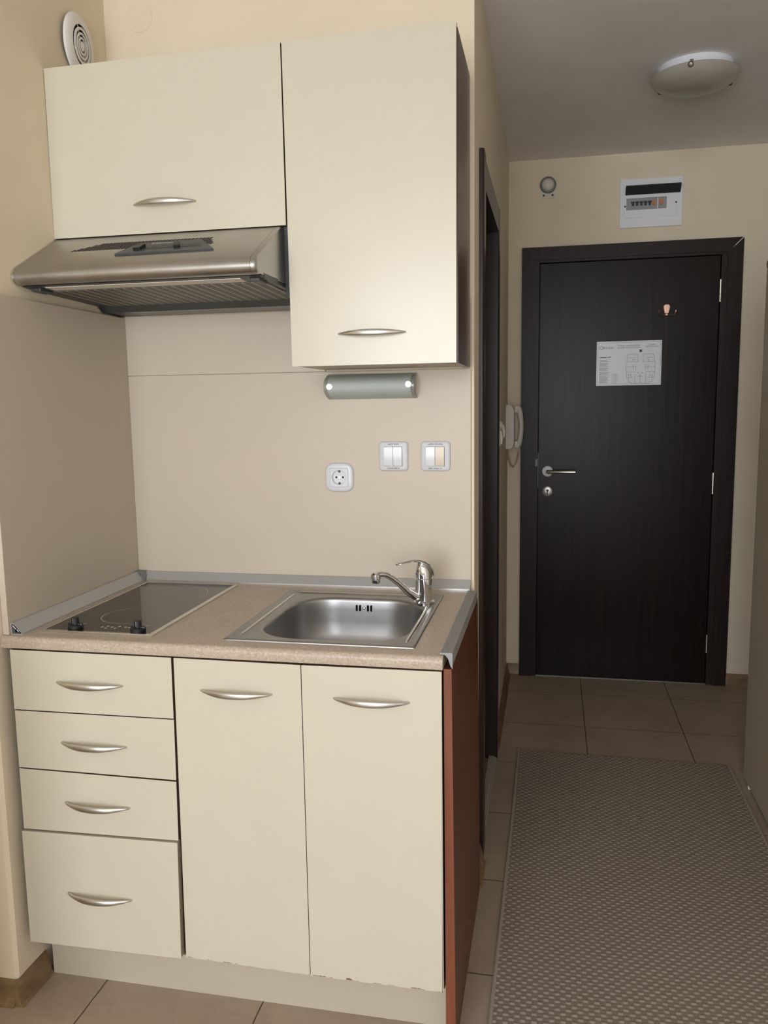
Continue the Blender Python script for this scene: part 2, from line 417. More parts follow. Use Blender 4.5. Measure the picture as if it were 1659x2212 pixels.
# jamb, plus dark backing added behind the leaf against sky in the gaps
for a, b in ((DX0+.001, 1.146), (1.960, DX1-.001)):
    rbox((a, YD-.012, 0), (b, YD+.039, 2.05), .001).obj('jamb', M_wengef, d1)
rbox((1.146, YD-.012, 2.0295), (1.960, YD+.039, 2.0625), .001).obj('jamb', M_wengef, d1)
rbox((DX0, YD+.040, 0), (DX1, YD+.085, DZ)).obj('gap_backing', M_wengef, d1)
leaf = rbox((1.1495, YD-.006, .004), (1.9565, YD+.036, 2.0265), .0015).obj('leaf', M_wenge, d1)
rbox((1.12, YD-.004, 0), (1.96, YD+.1, .0035)).obj('threshold', M_dsteel, d1)
for z, h in ((1.869, .10), (.985, .10), (.206, .09)):
    m = MB(); m.lathe([(0, -h/2-.004), (.0045, -h/2-.001), (.0065, -h/2), (.0065, -h/6), (.0055, -h/6+.001), (.0065, -h/6+.002), (.0065, h/6), (.0055, h/6+.001), (.0065, h/6+.002), (.0065, h/2), (.0045, h/2+.001), (0, h/2+.004)], 12, Matrix.Translation((1.9585, YD-.013, z)))
    m.obj('hinge', M_steel, d1, True)
rose = MB().lathe([(0, .009), (.020, .009), (.0255, .006), (.0255, 0), (0, 0)], 32, frame_at((1.1945, YD-.006, 1.040), (0, -1, 0))).obj('handle_rose', M_white, leaf, True)
MB().tube([(1.1945, YD-.010, 1.040), (1.1945, YD-.040, 1.040), (1.1965, YD-.050, 1.040), (1.204, YD-.054, 1.040), (1.320, YD-.054, 1.040), (1.326, YD-.054, 1.040)], [.009, .009, .009, .009, .009, .009], 14).obj('door_handle', M_steel, leaf, True)
cyl = MB().lathe([(0, .007), (.022, .007), (.0255, .005), (.0255, 0), (0, 0)], 32, frame_at((1.1945, YD-.006, .9405), (0, -1, 0))).obj('lock_rose', M_steel, leaf, True)
MB().lathe([(0, .002), (.007, .002), (.007, 0)], 20, frame_at((1.1945, YD-.013, .946), (0, -1, 0))).prism([(1.1915, .926), (1.1975, .926), (1.1975, .942), (1.1915, .942)], 'y', YD-.0152, YD-.013).obj('keyhole', M_black, leaf)
rbox((1.1475, YD-.0145, .96), (1.1495, YD-.005, 1.13)).obj('lock_plate', M_grey2, d1)
rbox((1.134, YD-.016, 1.065), (1.146, YD-.010, 1.10), .001).obj('strike_plate', M_greyp, d1)

# coat hook on the entrance door
hk = thing('coat_hook', (1.7275, YD-.006, 1.79), 'small rose-gold double coat hook screwed to the entrance door', 'hook')
MB().prism([(1.7275+x, 1.79+z) for x, z in ((-.006, -.022), (.006, -.022), (.008, -.010), (.012, .006), (.014, .018), (.008, .026), (-.008, .026), (-.014, .018), (-.012, .006), (-.008, -.010))], 'y', YD-.011, YD-.006).obj('backplate', M_gold, hk)
for sgn in (-1, 1):
    pts = [(1.7275+sgn*.003, YD-.009, 1.776), (1.7275+sgn*.010, YD-.018, 1.768), (1.7275+sgn*.020, YD-.026, 1.765), (1.7275+sgn*.030, YD-.033, 1.768), (1.7275+sgn*.036, YD-.037, 1.777), (1.7275+sgn*.038, YD-.038, 1.787)]
    MB().tube(pts, [.0032, .0028, .0025, .0025, .0027, .0034], 10).obj('prong', M_gold, hk, True)

# evacuation plan
PX0, PX1, PZ0, PZ1 = 1.4165, 1.7115, 1.449, 1.6555
py = YD-.0065
plan = thing('evacuation_plan', ((PX0+PX1)/2, py, PZ0), 'laminated white evacuation plan sheet fixed on the dark entrance door', 'poster')
MB().prism(roundrect(PX0, PZ0, PX1, PZ1, .003, 3), 'y', py-.0012, py).obj('sheet', M_paper, plan)
m = MB(); yy0, yy1 = py-.0016, py-.0011
def ln(x0, z0, x1, z1, t=.0011):
    a = Vector((x0, z0)); b = Vector((x1, z1)); d = (b-a); d.normalize(); n_ = Vector((-d.y, d.x))*t/2
    m.prism([tuple(a-n_), tuple(b-n_), tuple(b+n_), tuple(a+n_)], 'y', yy0, yy1)
sx = lambda u: PX0+u*(PX1-PX0); sz = lambda v: PZ1-v*(PZ1-PZ0)
for q in ((.02, .03, .98, .03), (.98, .03, .98, .965), (.98, .965, .02, .965), (.02, .965, .02, .03)): ln(sx(q[0]), sz(q[1]), sx(q[2]), sz(q[3]), .0007)
m.obj('border_line', M_print, plan)
m = MB()
def P(pl, t=.0011):
    for (a, b), (c, d) in zip(pl, pl[1:]): ln(sx(a), sz(b), sx(c), sz(d), t)
def Pm(pl, t=.0011):
    P(pl, t); P([(1.365-a, b) for a, b in pl], t)
Pm([(.64, .46), (.64, .30), (.49, .30), (.49, .34), (.475, .34), (.475, .47), (.46, .47), (.46, .72), (.47, .72), (.47, .83), (.50, .83), (.50, .93), (.54, .93), (.54, .955), (.65, .955), (.6825, .94)])
Pm([(.46, .47), (.62, .47)]); Pm([(.46, .585), (.61, .585)]); Pm([(.46, .70), (.61, .70)]); Pm([(.57, .53), (.57, .64)]); Pm([(.61, .53), (.61, .66)])
Pm([(.50, .38), (.60, .38)]); Pm([(.565, .42), (.565, .46)]); Pm([(.565, .42), (.61, .42)]); Pm([(.60, .955), (.60, .74)]); P([(.6825, .955), (.6825, .74)])
Pm([(.50, .74), (.50, .81)]); Pm([(.54, .74), (.54, .81)]); Pm([(.50, .775), (.54, .775)]); Pm([(.49, .82), (.57, .82)]); Pm([(.64, .80), (.73, .80)]); Pm([(.64, .74), (.66, .70)]); Pm([(.62, .49), (.65, .45)])
m.obj('floor_plan_drawing', M_print, plan)
text('printed_heading', 'СХЕМА ЗА ЕВАКУАЦИЯ', .0088, (sx(.50), py-.0013, sz(.105)), M_print, plan)
text('printed_heading', 'SCHEME FOR EVACUATION', .0084, (sx(.50), py-.0013, sz(.15)), M_print, plan)
text('printed_heading', 'ЕТАЖ 1', .0088, (sx(.855), py-.0013, sz(.095)), M_print, plan)
text('printed_heading', 'GROUND FLOOR', .0075, (sx(.855), py-.0013, sz(.135)), M_print, plan)
m = MB()
for k in range(30):
    z = .42+k*.0178
    if k in (3, 9, 14, 20): continue
    a = .045; b = a+(.17 if k % 3 else .13)*random.uniform(.75, 1)
    ln(sx(a), sz(z), sx(b), sz(z), .0012)
for k in range(9):
    ln(sx(.245), sz(.735+k*.026), sx(.255), sz(.735+k*.026), .002); ln(sx(.27), sz(.735+k*.026), sx(.27+random.uniform(.04, .09)), sz(.735+k*.026), .0011)
ln(sx(.05), sz(.36), sx(.16), sz(.36), .003); ln(sx(.17), sz(.36), sx(.225), sz(.35), .003)
m.obj('printed_rules', M_print, plan)
m = MB(); m.lathe([(.0085, 0), (.0085, .0005), (.0068, .0005), (.0068, 0)], 24, frame_at((sx(.07), py-.0011, sz(.145)), (0, -1, 0)), closed=True)
for i, (a, h) in enumerate(((.105, .05), (.125, .035), (.145, .035), (.165, .03), (.19, .05), (.21, .035), (.228, .035), (.245, .04))):
    ln(sx(a), sz(.165), sx(a+.006), sz(.165-h), .0022)
m.obj('printed_logo', M_print, plan)
rbox((sx(.66), py-.0016, sz(.255)), (sx(.70), py-.0011, sz(.20))).obj('assembly_symbol', M_green, plan)

# ------------------------------------------------------------------ wardrobe on the right
wd = thing('wardrobe', (2.18, .25, 0), 'plain beige wardrobe side at the right edge, beside the rug', 'wardrobe')
WYF, WZT = .838, 1.812
rbox((1.914, -.30, .012), (1.932, WYF, WZT), .001).obj('side_panel', M_ward, wd)
rbox((1.932, WYF-.018, .012), (2.43, WYF, WZT), .001).obj('back_panel', M_ward, wd)
rbox((1.932, -.30, WZT-.018), (2.43, WYF-.018, WZT), .001).obj('top_panel', M_ward, wd)
rbox((1.932, -.30, .03), (2.43, WYF-.018, .05), .001).obj('bottom_panel', M_ward, wd)
rbox((2.412, -.30, .05), (2.43, WYF-.018, WZT-.018), .001).obj('side_panel', M_ward, wd)
for y in (.765, -.25):
    for x in (1.918, 2.415):
        MB().lathe([(0, 0), (.007, 0), (.008, .004), (.008, .0125), (0, .0125)], 16, Matrix.Translation((x+.003, y, 0))).obj('glide', M_white, wd, True)
MB().lathe([(0, .0), (.009, 0), (.012, .006), (.012, .02), (.008, .028), (0, .031)], 20, Matrix.Translation((1.922, .826, WZT))).obj('cap_knob', plain('brown_cap', (.16, .12, .08), .5), wd, True)

# ------------------------------------------------------------------ rug
rg = thing('rug', (1.49, -.1, 0), 'long grey-brown basket-weave runner rug lying on the hall tiles', 'rug')
m = MB()
m.prism([(1.100, .945), (1.883, .932), (1.884, -1.5), (1.096, -1.5)], 'z', 0.0005, .0065)
m.obj('woven_field', M_rug, rg)
MB().tube([(1.0985, .946, .005), (1.0985, .4, .005), (1.0925, -.5, .005), (1.091, -1.5, .005)], .0052, 10, sy=.85).obj('side_binding', M_rugedge, rg, True)
MB().tube([(1.8835, .932, .005), (1.884, .0, .005), (1.885, -1.5, .005)], .0045, 10, sy=.85).obj('side_binding', M_rugedge, rg, True)

# ------------------------------------------------------------------ base cabinets
DF = -.617; DT = .018
HB = None
def handle_mesh():
    global HB
    if HB: return HB
    L = .1605; n = 26; loops = []
    for i in range(n+1):
        u = -1+2*i/n; x = u*L/2
        y = -.025*(1-abs(u)**2.3)-.0018
        hh = .0018+.0056*(1-abs(u)**2.2)        # half height
        tt = .0015+.0022*(1-abs(u)**3)          # half thickness
        if abs(u) > .82: tt += .0015
        z = .0
        lp = []
        for k in range(14):
            a = 2*PI*k/14; lp.append((x, y+tt*math.sin(a), z+hh*math.cos(a)))
        loops.append(lp)
    m = MB().loft(loops, True, True)
    bmesh.ops.recalc_face_normals(m.bm, faces=m.bm.faces)
    me = bpy.data.meshes.new('handle'); m.bm.to_mesh(me); m.bm.free(); me.materials.append(M_handle)
    for p in me.polygons: p.use_smooth = True
    HB = me; return me
def handle(parent, x, y, z):
    o = bpy.data.objects.new('handle', handle_mesh()); COL.objects.link(o); o.parent = parent
    o.location = Vector((x, y, z))-ORG[parent.name_full]; return o
def front(name, c, yf, parent, chips=0, t=DT, core=None):
    # c = (xTL,zTL),(xTR,zTR),(xBR,zBR),(xBL,zBL); laminate face over a brown core
    (a, b, c_, d) = [Vector(p) for p in c]
    e = .0008
    bottom = []
    if chips:
        n = 70
        rr = random.Random(chips)
        runs = []; u = .02
        while u < .97:
            ln_ = rr.uniform(.02, .10); runs.append((u, u+ln_, rr.uniform(.0015, .0035))); u += ln_+rr.uniform(.02, .16)
        if chips == 2: runs.append((.275, .315, .007))
        for i in range(n*2+1):
            u = i/(n*2); p = c_.lerp(d, u)
            h = 0
            for r0, r1, hh in runs:
                if r0 < 1-u < r1: h = max(h, hh*rr.uniform(.5, 1))
            bottom.append((p.x, p.y+h))
        bottom[0] = (c_.x-.003, c_.y+.0005); bottom.insert(0, (c_.x, c_.y+.0045))
    else: bottom = [tuple(c_), tuple(d)]
    m = MB(); m.prism([tuple(a), tuple(b)]+bottom, 'y', yf, yf+.0007)
    o = m.obj(name, M_door, parent)
    m = MB(); m.prism([(a.x+e, a.y-e), (b.x-e, b.y-e), (c_.x-e, c_.y+e), (d.x+e, d.y+e)], 'y', yf+.0007, yf+t)
    k = m.obj('board_core', core or M_edge, o); k['label'] = 'brown board showing at the edges'
    return o
# drawer unit
dc = thing('drawer_cabinet', (.21, -.30, 0), 'cream four-drawer base cabinet at the left under the hob', 'cabinet')
CY0 = DF+DT+.0015
m = MB()
m.box((.010, CY0, .135), (.026, -.02, .849)); m.box((.396, CY0, .135), (.412, -.02, .849)); m.box((.026, CY0, .135), (.396, -.02, .151)); m.box((.026, -.03, .151), (.396, -.02, .849))
m.obj('carcass', M_edge, dc)
for i, (zl0, zl1, zr0, zr1, hz, hx_, x0) in enumerate(((.8475, .7078, .8480, .7105, .7785, .2155, .0215), (.7050, .5690, .7080, .5690, .6375, .2165, .0222), (.5660, .4190, .5650, .4265, .494, .2155, .0222), (.4160, .1375, .4240, .1440, .2750, .2105, .0205))):
    xr = (.4130, .4125, .4105, .4085)[i]; xr2 = (.4120, .4105, .4085, .4035)[i]
    y = DF-(.006 if i == 3 else 0)
    fr = front('drawer', ((x0, zl0), (xr, zr0), (xr2, zr1), (x0, zl1)), y, dc, core=M_ward if i == 3 else None)
    handle(fr, hx_, y, hz)
# sink unit
sc = thing('sink_cabinet', (.71, -.30, 0), 'cream two-door base cabinet under the sink with mahogany side', 'cabinet')
m = MB()
m.box((.4135, CY0, .135), (.4295, -.02, .849)); m.box((.4295, CY0, .135), (1.0015, -.02, .151)); m.box((.4295, -.03, .151), (1.0015, -.02, .74))
m.obj('carcass', M_edge, sc)
f1 = front('door', ((.4190, .8478), (.7040, .8465), (.7052, .1395), (.4130, .1445)), DF, sc, chips=1)
handle(f1, .5600, DF, .7795)
f2 = front('door', ((.7058, .8465), (1.0003, .8478), (1.0010, .1400), (.7068, .1392)), DF, sc, chips=2)
handle(f2, .8545, DF, .7795)
# mahogany side panel, slightly out of plumb
b8 = [(1.0030, -.6010, .849), (1.0185, -.6010, .849), (1.0185, -.001, .849), (1.0030, -.001, .849)]
b0 = [(1.0050, -.6060, .0), (1.0255, -.6060, .0), (1.0255, -.001, .0), (1.0050, -.001, .0)]
m = MB(); m.loft([b0, b8], True, True)
sp = m.obj('side_panel', M_mahog, sc); sp['label'] = 'reddish mahogany side panel'
m = MB(); m.loft([[(1.0045, -.6072, 0), (1.0258, -.6072, 0), (1.0258, -.606, 0), (1.0045, -.606, 0)], [(1.0025, -.6022, .849), (1.0188, -.6022, .849), (1.0188, -.601, .849), (1.0025, -.601, .849)]], True, True)
m.obj('edge_band', M_mahog_edge, sp)
# plinth
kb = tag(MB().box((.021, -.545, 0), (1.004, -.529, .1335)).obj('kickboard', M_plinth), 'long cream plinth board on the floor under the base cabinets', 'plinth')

# ------------------------------------------------------------------ worktop
H = .878
wt = thing('worktop', (.5, -.3, .85), 'speckled beige worktop with rounded front edge over the base cabinets', 'worktop')
yf = -.6185; prof = [(-.545, .8505), (yf+.004, .8505), (yf+.001, .8515), (yf, .8545)]
for k in range(8):
    a = k/7*PI/2; r = .012; prof.append((yf+r-r*math.cos(a), H-r+r*math.sin(a)))
prof.append((-.545, H))
m = MB(); m.prism(prof, 'x', .001, 1.0018)
m.box((.001, -.140, .8505), (1.0018, -.001, H)); m.box((.001, -.545, .8505), (.545, -.140, H)); m.box((.925, -.545, .8505), (1.0018, -.140, H))
m.obj('slab', M_top, wt, True, 30)
m = MB(); m.prism([(p[0]+.0006 if p[0] < -.6 else p[0], p[1]) for p in prof], 'x', 1.0018, 1.0024); m.obj('cut_edge', M_ward, wt)

# splashback panels
pb = thing('splashback', (.5, 0, .88), 'flat cream splashback panel on the wall behind tap and sockets', 'splashback')
rbox((.016, -.008, .878), (1.0008, -.0005, 1.4715), .0006).obj('lower_panel', M_panel, pb)
rbox((.016, -.008, 1.4728), (.6030, -.0005, 1.66), .0006).obj('upper_panel', M_panel, pb)
pl = tag(rbox((.0008, -.6080, .8785), (.0158, -.0006, 1.6345), .0006).obj('side_splashback', M_panel), 'tall cream side panel on the left wall between worktop and hood', 'splashback')

# aluminium upstands
def upst(n=0):  # section: (distance from wall, height)
    return [(0, 0), (.030, 0), (.030, .0035), (.0265, .0055), (.0095, .0235), (.006, .0255), (0, .0255)]
us = thing('worktop_upstand', (.5, -.02, H), 'grey aluminium sealing strip along back wall and left panel of the worktop', 'sealing strip')
m = MB(); m.prism([(-.0085-p[0]*.72, H+p[1]) for p in upst()], 'x', .035, 1.0005); m.obj('back_strip', M_alu, us, True, 25)
m = MB(); m.prism([(-.0302, H+.0003), (-.0302, H+.0042), (-.0285, H+.0048), (-.0285, H+.0003)], 'x', .036, 1.0005); m.obj('back_lip', M_alud, us)
# left strip: open shell so the cut end shows its hollow inside
o_ = [(.0168+p[0]*.95, H+p[1]*1.04) for p in upst()]
ou = [o_[0], o_[1], o_[2], o_[3], o_[4], o_[5], o_[6]]
cx_ = sum(p[0] for p in ou)/7; cz_ = sum(p[1] for p in ou)/7
inn = [(cx_+(p[0]-cx_)*.84, cz_+(p[1]-cz_)*.84) for p in ou]
m = MB(); n7 = 7
def V3(p, y): return m.bm.verts.new((p[0], y, p[1]))
A = [V3(p, -.6020) for p in ou]; B = [V3(p, -.034) for p in ou]; C_ = [V3(p, -.6020) for p in inn]; D_ = [V3(p, -.34) for p in inn]
for i in range(7):
    j = (i+1) % 7
    m.bm.faces.new((A[i], A[j], B[j], B[i])); m.bm.faces.new((A[i], C_[i], C_[j], A[j])); m.bm.faces.new((C_[i], D_[i], D_[j], C_[j]))
m.bm.faces.new(D_)
m.obj('side_strip', M_alu, us, True, 25)
m = MB(); m.prism([(p[0], p[1]) for p in inn], 'y', -.590, -.588); m.obj('hollow_core', M_slot, us)
m = MB(); m.tube([(.020, -.5985, H+.020), (.028, -.5985, H+.012)], .0012, 6); m.tube([(.034, -.5985, H+.006), (.030, -.5985, H+.011)], .0012, 6); m.obj('profile_web', M_alu, us)
m = MB(); m.loft([[(.0165, -.0085, H+.0275), (.045, -.0085, H+.0265), (.036, -.020, H+.027), (.0165, -.040, H+.0275)], [(.0165, -.0085, H), (.052, -.0085, H), (.050, -.042, H+.002), (.0165, -.046, H)]], True, True)
m.obj('corner_cap', M_greyp, us)
# end trim on the right end of the worktop
et = thing('worktop_end_trim', (1.01, -.33, H), 'ribbed aluminium end trim on the right end of the worktop', 'trim')
m = MB()
rib = []
for k in range(11): rib += [(1.0022-.0065+k*.00235, H+.0042), (1.0022-.0065+k*.00235+.0012, H+.0052)]
outl = [(.9955, H+.0008)]+rib+[(1.0205, H+.0035), (1.0205, H-.020), (1.0192, H-.026), (1.0188, H-.020), (1.0188, H+.0008)]
m.prism(outl, 'y', -.6010, -.048); m.obj('ribbed_profile', M_alu, et)
m = MB(); m.prism([(.9955, H+.0052), (1.021, H+.0052), (1.021, H-.028), (1.0165, H-.022), (1.0125, H-.008), (1.006, H+.0005), (.9955, H+.0025)], 'y', -.6035, -.6012); m.obj('end_cap', M_endcap, et)
m = MB()
for y in (-.53, -.33, -.13): m.lathe([(0, .001), (.0025, .001), (.003, 0)], 12, frame_at((1.0206, y, H-.008), (1, 0, 0)))
m.obj('screw', M_dsteel, et)

# ------------------------------------------------------------------ hob
hb = thing('hob', (.206, -.315, H), 'black ceramic two-zone hob with steel rim set in the worktop', 'hob')
hx0, hx1, hy0, hy1 = .0655, .3465, -.572, -.060
m = MB()
def rect(a, b, c, d, z): return [(a, b, z), (c, b, z), (c, d, z), (a, d, z)]
m.loft([rect(hx0, hy0, hx1, hy1, H+.0002), rect(hx0, hy0, hx1, hy1, H+.003), rect(hx0+.002, hy0+.002, hx1-.002, hy1-.002, H+.0048), rect(hx0+.009, hy0+.009, hx1-.009, hy1-.009, H+.0048), rect(hx0+.010, hy0+.010, hx1-.010, hy1-.010, H+.0036)], False, False)
m.obj('steel_rim', M_rim, hb)
gl = rbox((hx0+.0095, hy0+.0095, H+.0004), (hx1-.0095, hy1-.0095, H+.0040)).obj('glass_plate', M_glass, hb)
def arc(cx, cy, r, a0, a1, nm='zone_ring', n=48, t=.0011):
    m = MB(); z = H+.0042
    for k in range(n):
        p, q = math.radians(a0+(a1-a0)*k/n), math.radians(a0+(a1-a0)*(k+1)/n)
        m.quad((cx+(r-t/2)*math.cos(p), cy+(r-t/2)*math.sin(p), z), (cx+(r+t/2)*math.cos(p), cy+(r+t/2)*math.sin(p), z), (cx+(r+t/2)*math.cos(q), cy+(r+t/2)*math.sin(q), z), (cx+(r-t/2)*math.cos(q), cy+(r-t/2)*math.sin(q), z))
    return m.obj(nm, M_grille, gl)
arc(.218, -.420, .0725, 120, 295); arc(.212, -.190, .0930, -50, 100)
arc(.1425, -.505, .004, 0, 360, 'printed_mark', 14); arc(.3000, -.500, .004, 0, 300, 'printed_mark', 14)
m = MB()
for k, (x, y) in enumerate(((.196, -.526), (.207, -.519), (.209, -.534), (.220, -.524), (.232, -.532), (.235, -.517), (.252, -.520), (.262, -.522))):
    m.box((x, y, H+.004), (x+.006, y+.0012, H+.0043)); m.box((x+.002, y-.004, H+.004), (x+.003, y+.005, H+.0043))
m.obj('printed_mark', M_grille, gl)
for kx, ky in ((.1435, -.545), (.3015, -.548)):
    m = MB(); z0 = H+.004
    m.lathe([(0, 0), (.0165, 0), (.0175, .002), (.0175, .0075), (.0155, .0095), (.0085, .0100), (.0085, .0245), (.0072, .0260), (0, .0260)], 28, Matrix.Translation((kx, ky, z0)))
    m.box((kx-.018, ky-.0035, z0+.003), (kx+.018, ky+.0035, z0+.0125), .002)
    kn = m.obj('control_knob', M_black, hb, True, 40)
    rbox((kx-.0008, ky-.0095, z0+.014), (kx+.0008, ky-.008, z0+.0262)).obj('pointer_line', M_greyp, kn)

# ------------------------------------------------------------------ sink
sk = thing('sink', (.726, -.334, H), 'rectangular stainless steel sink let into the worktop', 'sink')
SX0, SX1, SY0, SY1 = .5145, .9375, -.5705, -.0965
bx0, bx1, by0, by1, br = .562, .9085, -.5315, -.157, .105
bcx, bcy = (bx0+bx1)/2, (by0+by1)/2
def ray_rr(a, x0, y0, x1, y1, r):
    # distance along angle a from (bcx,bcy) to rounded rect
    dx, dy = math.cos(a), math.sin(a); lo_, hi_ = 0, 1.0
    def inside(px, py):
        qx = max(x0+r-px, px-(x1-r), 0); qy = max(y0+r-py, py-(y1-r), 0)
        return math.hypot(qx, qy) <= r and x0 <= px <= x1 and y0 <= py <= y1
    for _ in range(26):
        mid = (lo_+hi_)/2
        if inside(bcx+dx*mid, bcy+dy*mid): lo_ = mid
        else: hi_ = mid
    return lo_
angs = sorted([2*PI*k/96 for k in range(96)]+[math.atan2(y-bcy, x-bcx) % (2*PI) for x in (SX0, SX1) for y in (SY0, SY1)])
def loop(x0, y0, x1, y1, r, z):
    return [(bcx+math.cos(a)*ray_rr(a, x0, y0, x1, y1, r), bcy+math.sin(a)*ray_rr(a, x0, y0, x1, y1, r), z) for a in angs]
def outer(i, z): return loop(SX0+i, SY0+i, SX1-i, SY1-i, .0012+i*.2, z)
def bowl(i, z, r=br): return loop(bx0+i, by0+i, bx1-i, by1-i, max(.02, r-i*.55), z)
L = [outer(0, H+.0002), outer(.0003, H+.0022), outer(.0018, H+.0034), outer(.011, H+.0036), outer(.013, H+.0026), outer(.0155, H+.0014), outer(.0185, H+.0011),
     bowl(-.010, H+.0008, .112), bowl(-.005, H+.0002), bowl(-.0015, H-.0016), bowl(.001, H-.005), bowl(.002, H-.010), bowl(.003, H-.030), bowl(.005, H-.060), bowl(.009, H-.090), bowl(.018, H-.112), bowl(.040, H-.130), bowl(.060, H-.140), bowl(.095, H-.146), bowl(.140, H-.148)]
m = MB(); m.loft(L, False, True); m.obj('basin', M_sink, sk, True, 60)
m = MB()
for x in (.5385, .9130):
    m.tube([(x, SY0+.045, H+.0014), (x, SY0+.055, H+.0018), (x, SY1-.045, H+.0018), (x, SY1-.035, H+.0014)], [.001, .0034, .0034, .001], 10, sy=.4)
m.tube([(.542, SY1-.020, H+.0014), (.552, SY1-.020, H+.0026), (.858, SY1-.020, H+.0026), (.868, SY1-.020, H+.0014)], [.001, .0050, .0050, .001], 10, sy=.45)
m.obj('pressed_ridge', M_rim, sk, True)
ov = MB()
for x in (-.0195, -.0105, .0105, .0195):
    for k in range(1): ov.prism(roundrect(.7355+x-.0026, H-.0335, .7355+x+.0026, H-.0165, .0025, 4), 'y', -.1618, -.1585, mat=None)
ov.obj('overflow_slot', M_slot, sk)
MB().lathe([(0, .0025), (.0025, .002), (.004, 0)], 16, frame_at((.7355, -.1605, H-.025), (0, -1, .15))).obj('overflow_screw', M_rim, sk, True)
MB().lathe([(0, .001), (.012, .001), (.014, .003), (.030, .004), (.034, .001)], 32, Matrix.Translation((bcx, bcy, H-.148))).obj('drain', M_chrome, sk, True)

# ------------------------------------------------------------------ tap
tp = thing('mixer_tap', (.8975, -.178, H), 'chrome single-lever mixer tap on the back right of the sink', 'tap')
T = Vector((.8975, -.178, 0)); dv = Vector((-.8, -.6, 0)); sv = Vector((.6, -.8, 0))
def tpt(t, z, s=0): return tuple(T+dv*t+sv*s+Vector((0, 0, z)))
m = MB(); m.lathe([(0, H+.0015), (.0265, H+.0015), (.0270, H+.004), (.0245, H+.0065), (.0215, H+.008), (.0210, H+.026), (.0218, H+.0275), (.0218, H+.064), (.0205, H+.0655), (.0205, H+.067), (0, H+.067)], 40, Matrix.Translation(T))
m.obj('body', M_chrome, tp, True, 30)
# head: slanted cap, high towards the lever, low at the back
lps = []
for f_, (sc_, hf, hb_) in enumerate(((1.0, .067, .067), (1.01, .075, .072), (1.0, .088, .078), (.93, .098, .083), (.78, .105, .088), (.5, .1085, .094), (.15, .110, .100))):
    lp = []
    for k in range(32):
        a = 2*PI*k/32; c_, s_ = math.cos(a), math.sin(a)
        r = .0212*sc_; u = (c_+1)/2
        lp.append(tpt(r*c_, H+hb_+(hf-hb_)*u, r*s_))
    lps.append(lp)
m = MB(); m.loft(lps, False, True); hd = m.obj('cap', M_chrome, tp, True, 40)
# lever: flat blade
m = MB()
st = [(-.024, .070, .010, .004), (-.019, .086, .0165, .006), (-.008, .099, .0190, .007), (.006, .108, .0190, .0065), (.020, .1125, .0165, .0055), (.034, .1140, .0150, .0045), (.050, .1130, .0155, .0040), (.064, .1105, .0150, .0036), (.073, .1080, .0110, .0030), (.078, .1065, .005, .0022)]
lps = []
for t, z, wd_, th_ in st:
    lps.append([tpt(t, H+z+th_*math.sin(2*PI*k/16), wd_*math.cos(2*PI*k/16)) for k in range(16)])
m.loft(lps, True, True); m.obj('lever', M_chrome, tp, True, 50)
m = MB(); m.tube([tpt(.012, H+.018), tpt(.025, H+.020), tpt(.045, H+.034), tpt(.070, H+.058), tpt(.092, H+.076), tpt(.108, H+.085), tpt(.122, H+.088), tpt(.134, H+.087)], [(.0115, .0115), (.0112, .0110), (.0100, .0095), (.0095, .0085), (.0095, .0080), (.0100, .0078), (.0118, .0075), (.0105, .006)], 16)
m.obj('spout', M_chrome, tp, True, 60)
m = MB(); m.lathe([(0, .000), (.0098, .000), (.0105, .002), (.0105, .010), (.0125, .0115), (.0128, .022), (.009, .026), (0, .027)], 28, Matrix.Translation(Vector(tpt(.134, H+.066))))
m.obj('nozzle', M_chrome, tp, True, 40)
MB().lathe([(0, .001), (.0028, .001), (.0028, 0)], 12, frame_at(tpt(.0208, H+.078), tuple(dv))).obj('temperature_dot', plain('blue_dot', (.03, .04, .25), .4), hd)

# ------------------------------------------------------------------ wall cabinets
UF = -.304
uc = thing('wall_cabinet', (.30, -.15, 1.80), 'short cream flap wall cabinet above the cooker hood', 'cabinet', 'wall cabinets')
m = MB(); y0 = UF+DT+.001
m.box((.002, y0, 1.8005), (.018, -.001, 2.196)); m.box((.584, y0, 1.8005), (.600, -.001, 2.196)); m.box((.018, y0, 1.8005), (.584, -.001, 1.8165)); m.box((.018, y0, 2.180), (.584, -.001, 2.196)); m.box((.018, -.008, 1.8165), (.584, -.001, 2.18))
m.obj('carcass', M_plinth, uc)
f = front('flap_door', ((-.0005+.002, 2.1960), (.5985, 2.2000), (.5995, 1.7992), (.0005, 1.7995)), UF, uc)
handle(f, .2995, UF, 1.8665)
uc2 = thing('wall_cabinet', (.80, -.15, 1.475), 'tall cream wall cabinet with dark mahogany side, right of the hood', 'cabinet', 'wall cabinets')
m = MB()
m.box((.602, y0, 1.4765), (.618, -.009, 2.198)); m.box((.618, y0, 1.4765), (.9825, -.009, 1.4925)); m.box((.618, y0, 2.182), (.9825, -.009, 2.198)); m.box((.618, -.016, 1.4925), (.9825, -.009, 2.182))
m.obj('carcass', M_plinth, uc2)
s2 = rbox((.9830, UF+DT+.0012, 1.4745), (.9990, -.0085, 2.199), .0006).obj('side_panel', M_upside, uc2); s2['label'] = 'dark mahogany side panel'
f = front('door', ((.6015, 2.2000), (.9985, 2.2050), (.9965, 1.4748), (.6050, 1.4745)), UF, uc2)
handle(f, .8000, UF, 1.5468)

# ------------------------------------------------------------------ cooker hood
hd_ = thing('cooker_hood', (.295, -.2, 1.64), 'stainless steel cooker hood with slanted front under the left wall cabinet', 'cooker hood')
ZB = 1.668
pr_ = [(-.012, ZB+.002), (-.440, ZB-.002), (-.462, ZB-.001)]
